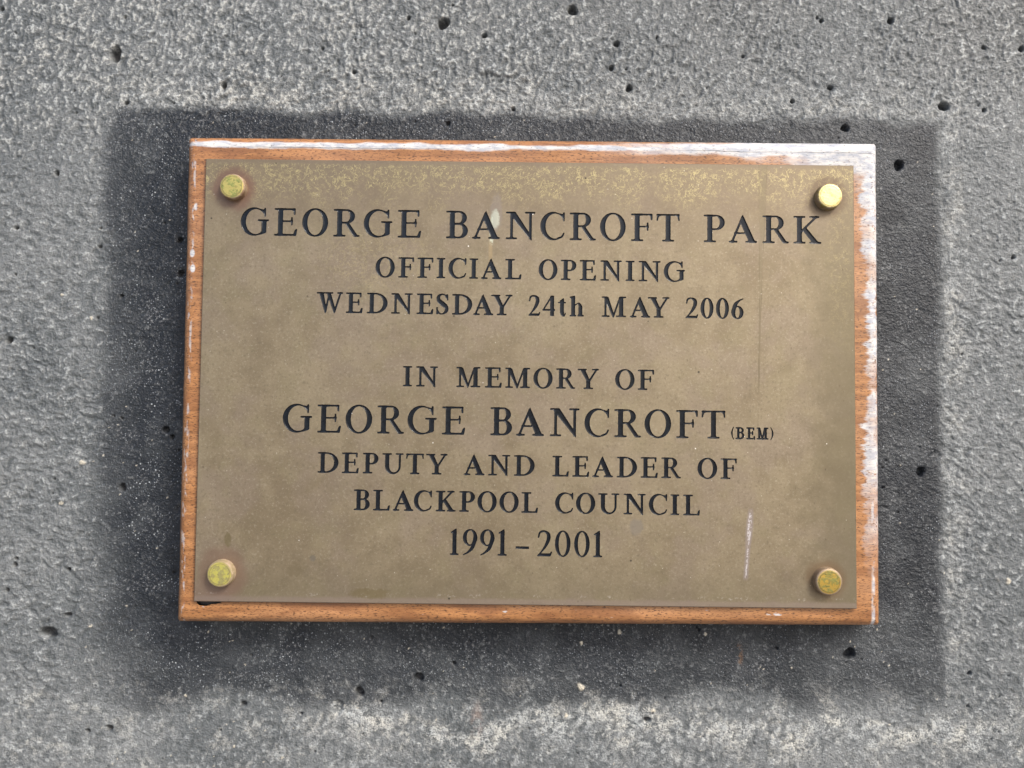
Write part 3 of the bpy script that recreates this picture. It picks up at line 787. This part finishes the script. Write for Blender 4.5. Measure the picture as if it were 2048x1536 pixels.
# text, baseline and cap height in mm on the plate, then left and right extent of every character
CLS = {'A': (.182, .068), 'B': (.204, .078), 'C': (.160, .066), 'D': (.20, .13)}
LINES = [
    ('A', 'GEORGE BANCROFT PARK', 65.28, 12.85, [-133.1, -120.0, -117.6, -106.9, -104.7, -92.7, -90.3, -78.0, -76.3, -63.0, -60.6, -49.7, -38.3, -28.1, -26.3, -13.4, -10.7, 2.9, 5.2, 16.5, 18.7, 30.9, 32.7, 44.6, 47.0, 57.2, 58.7, 69.6, 80.5, 90.3, 92.1, 105.2, 107.6, 119.8, 121.8, 134.8]),
    ('B', 'OFFICIAL OPENING', 46.69, 9.45, [-70.5, -61.6, -60.0, -52.6, -51.2, -43.7, -42.4, -38.3, -36.9, -28.6, -27.3, -23.2, -21.9, -12.5, -10.8, -3.2, 4.6, 13.3, 14.8, 22.0, 23.5, 31.1, 33.0, 42.9, 44.6, 48.8, 50.6, 60.8, 62.2, 72.0]),
    ('B', 'WEDNESDAY 24th MAY 2006', 29.97, 9.51, [-97.3, -85.1, -83.8, -76.0, -74.2, -64.6, -63.0, -53.1, -51.3, -43.5, -42.3, -36.6, -35.0, -25.7, -25.3, -16.0, -17.1, -7.2, 0.0, 5.5, 6.5, 12.4, 13.6, 17.4, 19.0, 25.6, 33.7, 45.0, 46.7, 56.1, 54.9, 64.9, 72.1, 78.0, 79.1, 85.1, 86.2, 92.2, 93.2, 98.9]),
    ('B', 'IN MEMORY OF', -3.31, 9.31, [-57.0, -52.8, -51.0, -41.0, -32.6, -21.5, -19.5, -11.7, -10.2, 1.2, 2.7, 11.5, 13.1, 21.9, 22.9, 32.7, 40.1, 49.0, 50.4, 58.1]),
    ('A', 'GEORGE BANCROFT', -24.99, 12.81, [-111.6, -98.1, -95.8, -84.9, -82.9, -70.7, -68.4, -56.1, -54.6, -41.2, -38.9, -28.2, -16.8, -6.8, -5.0, 7.8, 10.4, 24.0, 26.2, 37.5, 39.8, 52.0, 53.6, 65.8, 68.0, 78.2, 79.6, 90.6]),
    ('D', '(BEM)', -25.60, 5.53, [93.2, 94.5, 95.1, 99.2, 100.0, 104.1, 104.7, 110.2, 111.0, 112.4]),
    ('B', 'DEPUTY AND LEADER OF', -43.30, 9.40, [-95.2, -85.7, -84.2, -76.4, -74.7, -67.5, -65.8, -56.1, -55.0, -46.8, -45.9, -36.0, -28.7, -19.1, -17.5, -7.5, -5.8, 3.7, 11.7, 19.3, 20.8, 28.6, 29.9, 39.4, 41.0, 50.3, 51.9, 59.8, 61.3, 70.3, 77.8, 86.8, 88.3, 95.9]),
    ('B', 'BLACKPOOL COUNCIL', -59.96, 9.38, [-78.5, -71.1, -69.7, -61.9, -60.7, -51.2, -51.1, -42.9, -41.2, -32.0, -30.5, -23.3, -22.2, -13.4, -12.2, -3.4, -2.2, 5.4, 13.1, 21.4, 22.6, 31.4, 32.6, 42.3, 44.2, 54.3, 55.7, 64.1, 65.5, 69.6, 71.3, 79.0]),
    ('C', '1991-2001', -79.49, 11.68, [-34.5, -30.4, -28.6, -22.0, -20.8, -14.2, -12.8, -8.6, -4.6, 1.5, 5.0, 11.9, 13.2, 20.3, 21.9, 29.0, 30.5, 34.7]),
]
SLOPE = -.0046
letters = []            # (char, contour list in mm, interior points with depth)
for li, (cls, text, yb, cap, xx) in enumerate(LINES):
    s_, h_ = CLS[cls]
    text = text.replace(' ', '')
    xm = (xx[0] + xx[-1]) / 2
    for i, ch in enumerate(text):
        xl, xr = xx[2 * i], xx[2 * i + 1]
        W = (xr - xl) / cap
        step = .011 if cls != 'D' else .02
        gx = np.arange(-.08, W + .08, step); gy = np.arange(-.10, 1.12, step)
        X, Y = np.meshgrid(gx, gy)
        F = draw(ch, W, s_, h_, X, Y) + 1e-7
        loops = [rdp(l, .0022) for l in trace(F, gx[0], gy[0], step) if len(l) > 12]
        loops = [l for l in loops if len(l) > 3]
        y0 = yb + SLOPE * (xl - xm)
        mm = [np.stack([xl + l[:, 0] * cap, y0 + l[:, 1] * cap], 1) for l in loops]
        # interior points for the cut's hollow floor
        k = 3
        Xi, Yi, Fi = X[1::k, 1::k], Y[1::k, 1::k], F[1::k, 1::k]
        msk = Fi < -.014
        inner = np.stack([xl + Xi[msk] * cap, y0 + Yi[msk] * cap, -Fi[msk] * cap], 1)
        letters.append((ch, mm, inner))

# ---------------------------------------------------------------- brass plate
PX, PY = 150.0, 101.5
def plate():
    b1 = .35
    o = [(-PX, -PY), (PX, -PY), (PX, PY), (-PX, PY)]
    i_ = [(-PX + b1, -PY + b1), (PX - b1, -PY + b1), (PX - b1, PY - b1), (-PX + b1, PY - b1)]
    pts = [Vector(p) for p in i_]
    edges = [(0, 1), (1, 2), (2, 3), (3, 0)]
    for _, loops, _i in letters:
        for l in loops:
            b = len(pts); n = len(l)
            pts += [Vector(p) for p in l]
            edges += [(b + k, b + (k + 1) % n) for k in range(n)]
    v2, _e, tris, ov, _oe, _of = delaunay_2d_cdt(pts, edges, [], 0, 1e-5)
    V2 = np.array([(v[0], v[1]) for v in v2])
    T = np.array([t for t in tris if len(t) == 3])
    cen = V2[T].mean(1)
    drop = np.zeros(len(T), bool)
    for _, loops, _i in letters:
        allp = np.concatenate(loops)
        lo, hi = allp.min(0) - .01, allp.max(0) + .01
        sel = np.nonzero((cen[:, 0] > lo[0]) & (cen[:, 0] < hi[0]) & (cen[:, 1] > lo[1]) & (cen[:, 1] < hi[1]))[0]
        if len(sel): drop[sel] |= inside(cen[sel], loops)
    T = T[~drop]
    verts = [(x, y, 0.0) for x, y in V2]
    faces = [tuple(int(k) for k in t) for t in T]
    # each outer corner's index after triangulation
    def near(p): return int(np.argmin(np.hypot(V2[:, 0] - p[0], V2[:, 1] - p[1])))
    ci = [near(p) for p in i_]
    b = len(verts)
    verts += [(x, y, -.35) for x, y in o]; verts += [(x, y, -PLATE_T + .02) for x, y in o]
    for k in range(4):
        k2 = (k + 1) % 4
        faces.append((ci[k2], ci[k], b + k, b + k2)); faces.append((b + k2, b + k, b + 4 + k, b + 4 + k2))
    faces.append((b + 7, b + 6, b + 5, b + 4))
    me = mesh_from('brass_plate', [(x * MM, y * MM, (z + ZOFF) * MM) for x, y, z in verts], faces)
    bm = bmesh.new(); bm.from_mesh(me)
    for f in bm.faces:
        if f.normal.z < 0 and abs(f.calc_center_median().z - ZOFF * MM) < 1e-6: f.normal_flip()
    bm.to_mesh(me); bm.free()
    return me

br = Mat('tarnished_brass', metallic=.5, rough=.45)
n_big = br.noise(38, 4, .6); n_mid = br.noise(9, 4, .6, off=(3, 0, 0)); n_fin = br.noise(1.3, 3, .65, off=(5, 0, 0)); n_str = br.noise(1.6, 4, .6, stretch=(1, 9, 1), off=(0, 2, 0)); n_g = br.noise(.5, 2, .6)
bc = br.mix((.222, .174, .110), (.300, .244, .160), (n_big * .6 + n_mid * .5).step(.38, .72))
bc = br.mix(bc, (.270, .212, .168), br.noise(26, 3, .6, off=(8, 2, 0)).step(.46, .64) * .40)          # purplish bloom
bc = br.mix(bc, (.252, .212, .124), br.noise(17, 4, .65, off=(1, 9, 0)).step(.50, .66) * .35)          # greenish gold
bc = br.mix(bc, (.21, .170, .115), n_str.step(.55, .72) * .22)
bc = br.mix(bc, (.46, .41, .31), n_fin.step(.54, .72) * .32)
bc = br.mix(bc, (.50, .45, .35), br.noise(.7, 2, .6, off=(2, 2, 2)).step(.60, .74) * .28)
bc = br.mix(bc, (.17, .140, .095), n_fin.step(.46, .30) * .55)
# darker, browner towards the rim, the top and the right
ex_ = (br.x.abs() * -1.0 + PX); ey_ = (br.y.abs() * -1.0 + PY)
near_right = (PX - br.x + n_mid * 26.0 - 13.0).step(34.0, 4.0)
near_top = (PY - br.y + n_mid * 24.0 - 12.0).step(46.0, 6.0)
near_bot = (PY + br.y + n_mid * 10.0 - 5.0).step(26.0, 3.0)
bc = br.mix(bc, (.165, .138, .085), near_right.max(near_bot * .55) * .62)
bc = br.mix(bc, (.205, .158, .110), near_top * .62)
# bright filigree where the tarnish has broken up, in the top band
wrp = br.noise(6.0, 4, .68, off=(0, 0, 2), distort=1.2); wrp2 = br.noise(3.8, 3, .7, off=(4, 7, 2), distort=1.0)
vein = (wrp - .5).abs().step(.020, .005).max((wrp2 - .52).abs().step(.020, .006)) * br.noise(2.4, 2, .6, off=(9, 9, 1)).step(.40, .52)
zone = (PY - br.y + (br.noise(20, 3, .6, off=(2, 2, 2)) - .5) * 34.0).step(25.0, 8.0) * br.noise(13, 3, .6, off=(6, 2, 1)).step(.32, .50) * (PY - br.y).step(1.0, 3.0)
zone2 = ((br.x + 70.0) * (br.x + 70.0) * .35 + (br.y - 55.0) * (br.y - 55.0)).sqrt().step(22.0, 8.0) * .35 + ((br.x - 143.0).abs().step(8.0, 2.0)) * (br.y.step(0.0, 60.0)) * .35
bc = br.mix(bc, (.52, .44, .22), vein * zone.max(zone2) * .85)
bc = br.mix(bc, (.27, .225, .125), zone * n_fin.step(.42, .58) * .30)
# rims round the four fixings
for (fx, fy, rr, cc, ff) in ((-136.3, 87.7, 12.0, (.20, .115, .085), .75), (137.6, 86.2, 11.5, (.13, .09, .06), .70), (-137.3, -88.4, 13.5, (.22, .14, .10), .6), (136.1, -88.9, 11.5, (.18, .12, .07), .65)):
    dd = ((br.x - fx) * (br.x - fx) + (br.y - fy) * (br.y - fy)).sqrt() + (n_mid - .5) * 7.0
    bc = br.mix(bc, cc, dd.step(rr, rr - 4.6) * ff)
cl = ((br.x + 144.0).abs().step(20.0, 4.0)) * ((br.y + 98.0).abs().step(10.0, 2.0))
bc = br.mix(bc, (.24, .16, .125), cl * .6)
# pinkish strip along the bottom edge
bc = br.mix(bc, (.30, .235, .20), (PY + br.y + (n_mid - .5) * 3.5).step(3.6, 1.6) * .5)
bc = br.mix(bc, (.62, .58, .55), (PY + br.y - 4.5 + (n_mid - .5) * 9.0).abs().step(1.0, .1) * n_fin.step(.5, .62) * n_mid.step(.50, .62) * .5)
# run of liquid at the right
drip_x = 107.9 - (99.0 - br.y) * .0215
drip_w = 1.9 - ((99.0 - br.y) * .0235)
dist = (br.x - drip_x).abs() - drip_w.max(.28) + (n_fin - .5) * .3
drip = dist.step(.25, -.15) * br.y.step(-36.0, -8.0)
bc = br.mix(bc, (.19, .155, .095), drip * .55 * n_str.step(.35, .55))
bc = br.mix(bc, (.12, .095, .055), (dist.abs().step(.22, .05)) * br.y.step(-36.0, 10.0) * .5 * n_str.step(.38, .6))
# scratch, low right
sc_x = 101.9 + (br.y + 59.8) * .078
taper = (((br.y + 66.0).abs()).step(10.0, 1.0) * .5 + .22)
sc = ((br.x - sc_x).abs() - taper + n_g * .5 - .25).step(.35, -.1) * br.y.step(-57.0, -59.0) * br.y.step(-89.0, -87.5) * br.noise(1.6, 2, .6, stretch=(1, 1.8, 1), off=(3, 1, 1)).step(.38, .50)
sc_h = ((br.x - sc_x).abs() - taper - .5).step(.8, -.1) * br.y.step(-56.0, -59.0) * br.y.step(-90.0, -87.5)
bc = br.mix(bc, (.30, .25, .25), sc_h * .55)
bc = br.mix(bc, (.62, .58, .59), sc * br.noise(.8, 2, .6).step(.40, .54) * .9)
# pale green deposit over the A
dep = (((br.x + 15.6 + (n_fin - .5) * 1.2) * .85) * ((br.x + 15.6) * .85) + (br.y - 74.6) * (br.y - 74.6) * .16).sqrt()
dep = dep + (n_fin - .5) * 1.4 + (n_mid - .5) * .8
run = ((br.x + 17.2 + (n_mid - .5) * 2.0).abs().step(1.1, .3)) * ((br.y - 68.0).abs().step(6.5, 3.0)) * n_fin.step(.40, .55)
bc = br.mix(bc, (.66, .72, .58), dep.step(2.1, 1.2).max(run * .9) * .95)
bc = br.mix(bc, (.40, .29, .15), ((br.x + 17.6).abs().step(1.4, .2)) * ((br.y - 60.0).abs().step(7.0, 2.0)) * .45)
# brown and green blots, low left
for (bx, by, ra, rb, cc) in ((-135.2, -73.5, 1.6, 3.2, (.15, .12, .05)), (-70.0, -97.0, 9.0, 2.6, (.17, .13, .06)), (-96.5, -81.5, 1.6, 1.6, (.15, .14, .12)), (-105, -87, 3.5, 3.0, (.19, .15, .09)), (50, -66, 4.5, 4.0, (.22, .195, .165)), (-15, 77, 3, 9, (.25, .21, .18))):
    dd = ((br.x - bx) * (br.x - bx) * (1 / ra / ra) + (br.y - by) * (br.y - by) * (1 / rb / rb)).sqrt() + (n_mid - .5) * 1.6 + (n_fin - .5) * .6
    bc = br.mix(bc, cc, dd.step(1.1, .7) * .55)
# specks
v1, vr1, vg1 = br.voronoi(3.2, off=(1, 1, 0)); v2_, vr2_, vg2_ = br.voronoi(1.7, off=(4, 1, 0), stretch=(1, 1.8, 1)); v3, vr3, _g = br.voronoi(7.5, off=(2, 6, 0))
bc = br.mix(bc, (.70, .66, .56), v1.step(.08, .04) * vr1.step(.78, .84) * .7)
bc = br.mix(bc, (.13, .10, .065), v2_.step(.24, .12) * vr2_.step(.90, .94) * (.25 + near_right * .6 + n_big.step(.5, .7) * .3))
bc = br.mix(bc, (.95, .92, .85), v3.step(.05, .03) * vr3.step(.86, .90))
bc = br.mix(bc, (.07, .055, .04), v3.step(.08, .05) * vr3.step(.16, .12) * .9)
br.set('Base Color', bc)
br.set('Roughness', n_mid * .22 + .34 + n_fin * .08)
br.bump(n_fin * .5 + n_g * .4 + n_str * .4 + dep.step(1.75, .7) * 1.5, .00005, .6)
plate_o = part('brass_plate', plate(), br.m)

# ---------------------------------------------------------------- painted cuts, one object for each letter
pt = Mat('black_letter_paint', rough=.3, ior=1.38)
pn = pt.noise(.9, 3, .6); pn2 = pt.noise(5, 3, .6, off=(2, 0, 0))
pc = pt.mix((.004, .006, .010), (.009, .012, .018), pn2.step(.35, .65))
pv, pvr, _ = pt.voronoi(1.4, off=(3, 3, 0))
pc = pt.mix(pc, (.10, .10, .11), pv.step(.16, .08) * pvr.step(.88, .92))
pt.set('Base Color', pc)
pt.set('Roughness', pn * .2 + .12)
pt.bump(pn, .00006, .6)
WALLD = .30
for ch, loops, inner in letters:
    pts, edges = [], []
    for l in loops:
        b = len(pts); n = len(l)
        pts += [Vector(p) for p in l]; edges += [(b + k, b + (k + 1) % n) for k in range(n)]
    nb = len(pts)
    pts += [Vector((x, y)) for x, y, _d in inner]
    v2, _e, tris, ov, _oe, _of = delaunay_2d_cdt(pts, edges, [], 0, 1e-5)
    V2 = np.array([(v[0], v[1]) for v in v2]); T = np.array(tris)
    T = T[inside(V2[T].mean(1), loops)]
    dep = []
    for o in ov:
        k = o[0] if len(o) else -1
        if k >= nb:
            dd = inner[k - nb][2]
            dep.append(-WALLD - .15 * float(smooth01(np.array(dd / .42))) )
        else: dep.append(-WALLD)
    verts = [(V2[i, 0], V2[i, 1], dep[i]) for i in range(len(V2))]
    faces = [tuple(int(k) for k in t) for t in T]
    faces = [f if np.cross(V2[f[1]] - V2[f[0]], V2[f[2]] - V2[f[0]]) > 0 else f[::-1] for f in faces]
    bi = {}
    for i, o in enumerate(ov):
        for k in o: bi[k] = i
    b = 0
    for l in loops:
        n = len(l); t0 = len(verts)
        verts += [(p[0], p[1], -.004) for p in l]
        for k in range(n):
            k2 = (k + 1) % n
            faces.append((bi[b + k], bi[b + k2], t0 + k2, t0 + k))
        b += n
    cx_ = float(np.mean([v[0] for v in verts])); cy_ = float(np.mean([v[1] for v in verts]))
    me = bpy.data.meshes.new('letter')
    me.from_pydata([((x - cx_) * MM, (y - cy_) * MM, z * MM) for x, y, z in verts], [], faces)
    me.update()
    me.polygons.foreach_set('use_smooth', [i < len(T) for i in range(len(me.polygons))])
    o = link('letter', me, pt.m, plate_o)
    o.location = (cx_ * MM, cy_ * MM, ZOFF * MM)

# ---------------------------------------------------------------- four round fixing caps
def cap_mesh(rad, h, seed):
    prof = [(rad * 1.01, 0.0), (rad, .25), (rad * .985, h * .70), (rad * .975, h * .80), (rad * .945, h * .90), (rad * .90, h * .96), (rad * .86, h * .985), (rad * .70, h * .995), (rad * .45, h), (rad * .2, h * 1.002)]
    bm = bmesh.new(); n = 64
    rng = np.random.default_rng(seed); ph = rng.random(4) * 6.28
    rings = []
    for (r, z) in prof:
        rings.append([bm.verts.new(((r * (1 + .006 * math.sin(3 * a + ph[0]))) * math.cos(a) * MM, r * math.sin(a) * MM, (z + .03 * math.sin(2 * a + ph[1]) * (z > 0)) * MM)) for a in [2 * math.pi * k / n for k in range(n)]])
    for r0, r1 in zip(rings[:-1], rings[1:]):
        for k in range(n): bm.faces.new((r0[k], r0[(k + 1) % n], r1[(k + 1) % n], r1[k]))
    cv = bm.verts.new((0, 0, h * 1.01 * MM))
    for k in range(n): bm.faces.new((rings[-1][k], rings[-1][(k + 1) % n], cv))
    for f in bm.faces: f.smooth = True
    me = bpy.data.meshes.new('screw_cap'); bm.to_mesh(me); bm.free()
    return me

def cap_mat(name, face, patina, amount, rough, seed, side=(.30, .20, .11), metallic=.85, light_y=0.0):
    c_ = Mat(name, metallic=metallic, rough=rough)
    n1 = c_.noise(3.2, 4, .65, off=(seed, 0, 0)); n2 = c_.noise(.9, 3, .6, off=(0, seed, 0))
    rr = (c_.x * c_.x + c_.y * c_.y).sqrt()
    cc = c_.mix(face, patina, (n1 + (n2 - .5) * .4 + light_y * c_.y).step(.60 - amount * .3, .74 - amount * .3))
    cc = c_.mix(cc, (.12, .09, .04), n2.step(.60, .68) * n1.step(.44, .54) * .8)
    n3_ = c_.noise(1.6, 4, .7, off=(seed, seed, 0))
    cc = c_.mix(cc, (.32, .24, .10), n3_.step(.52, .66) * .45)
    cc = c_.mix(cc, (.22, .15, .08), ((rr - 4.6).abs() + (n2 - .5) * .5).step(.35, .1) * .5)
    sidec = c_.mix(side, (.42, .32, .22), n1.step(.4, .6))
    cc = c_.mix(cc, sidec, (rr + (n2 - .5) * .5).step(4.9, 5.5))
    c_.set('Base Color', cc)
    c_.set('Roughness', (rr.step(4.8, 5.4) * .25 + rough + n1 * .15))
    c_.bump(n2 * .6 + n1 * .8, .00022, .6)
    return c_.m

CAPS = [(-136.3, 87.7, 6.0, ((.62, .52, .17), (.36, .38, .12), .45, .38, 1.3), 'brass cap with mottled yellow green patina', .75),
        (137.6, 86.2, 6.0, ((.74, .64, .28), (.60, .42, .16), .05, .30, 2.7), 'bright polished brass cap with a few brown pits', .8),
        (-137.3, -88.4, 6.1, ((.50, .46, .11), (.34, .31, .12), .5, .48, 4.1), 'lime yellow tarnished brass cap', .35),
        (136.1, -88.9, 6.2, ((.60, .40, .09), (.34, .32, .10), .55, .32, 5.9), 'golden brass cap with a dull green centre', .8)]
for k, (x, y, r, mp, lab, met) in enumerate(CAPS):
    cm = cap_mat('brass_cap_finish', mp[0], mp[1], mp[2], mp[3], mp[4], metallic=met, side=((.30, .20, .13), (.34, .27, .10), (.33, .26, .14), (.36, .27, .19))[k])
    o = link('screw_cap', cap_mesh(r, 3.5, k), cm, plaque)
    o.location = (x * MM, y * MM, (ZOFF + .005) * MM)
    o['label'] = lab
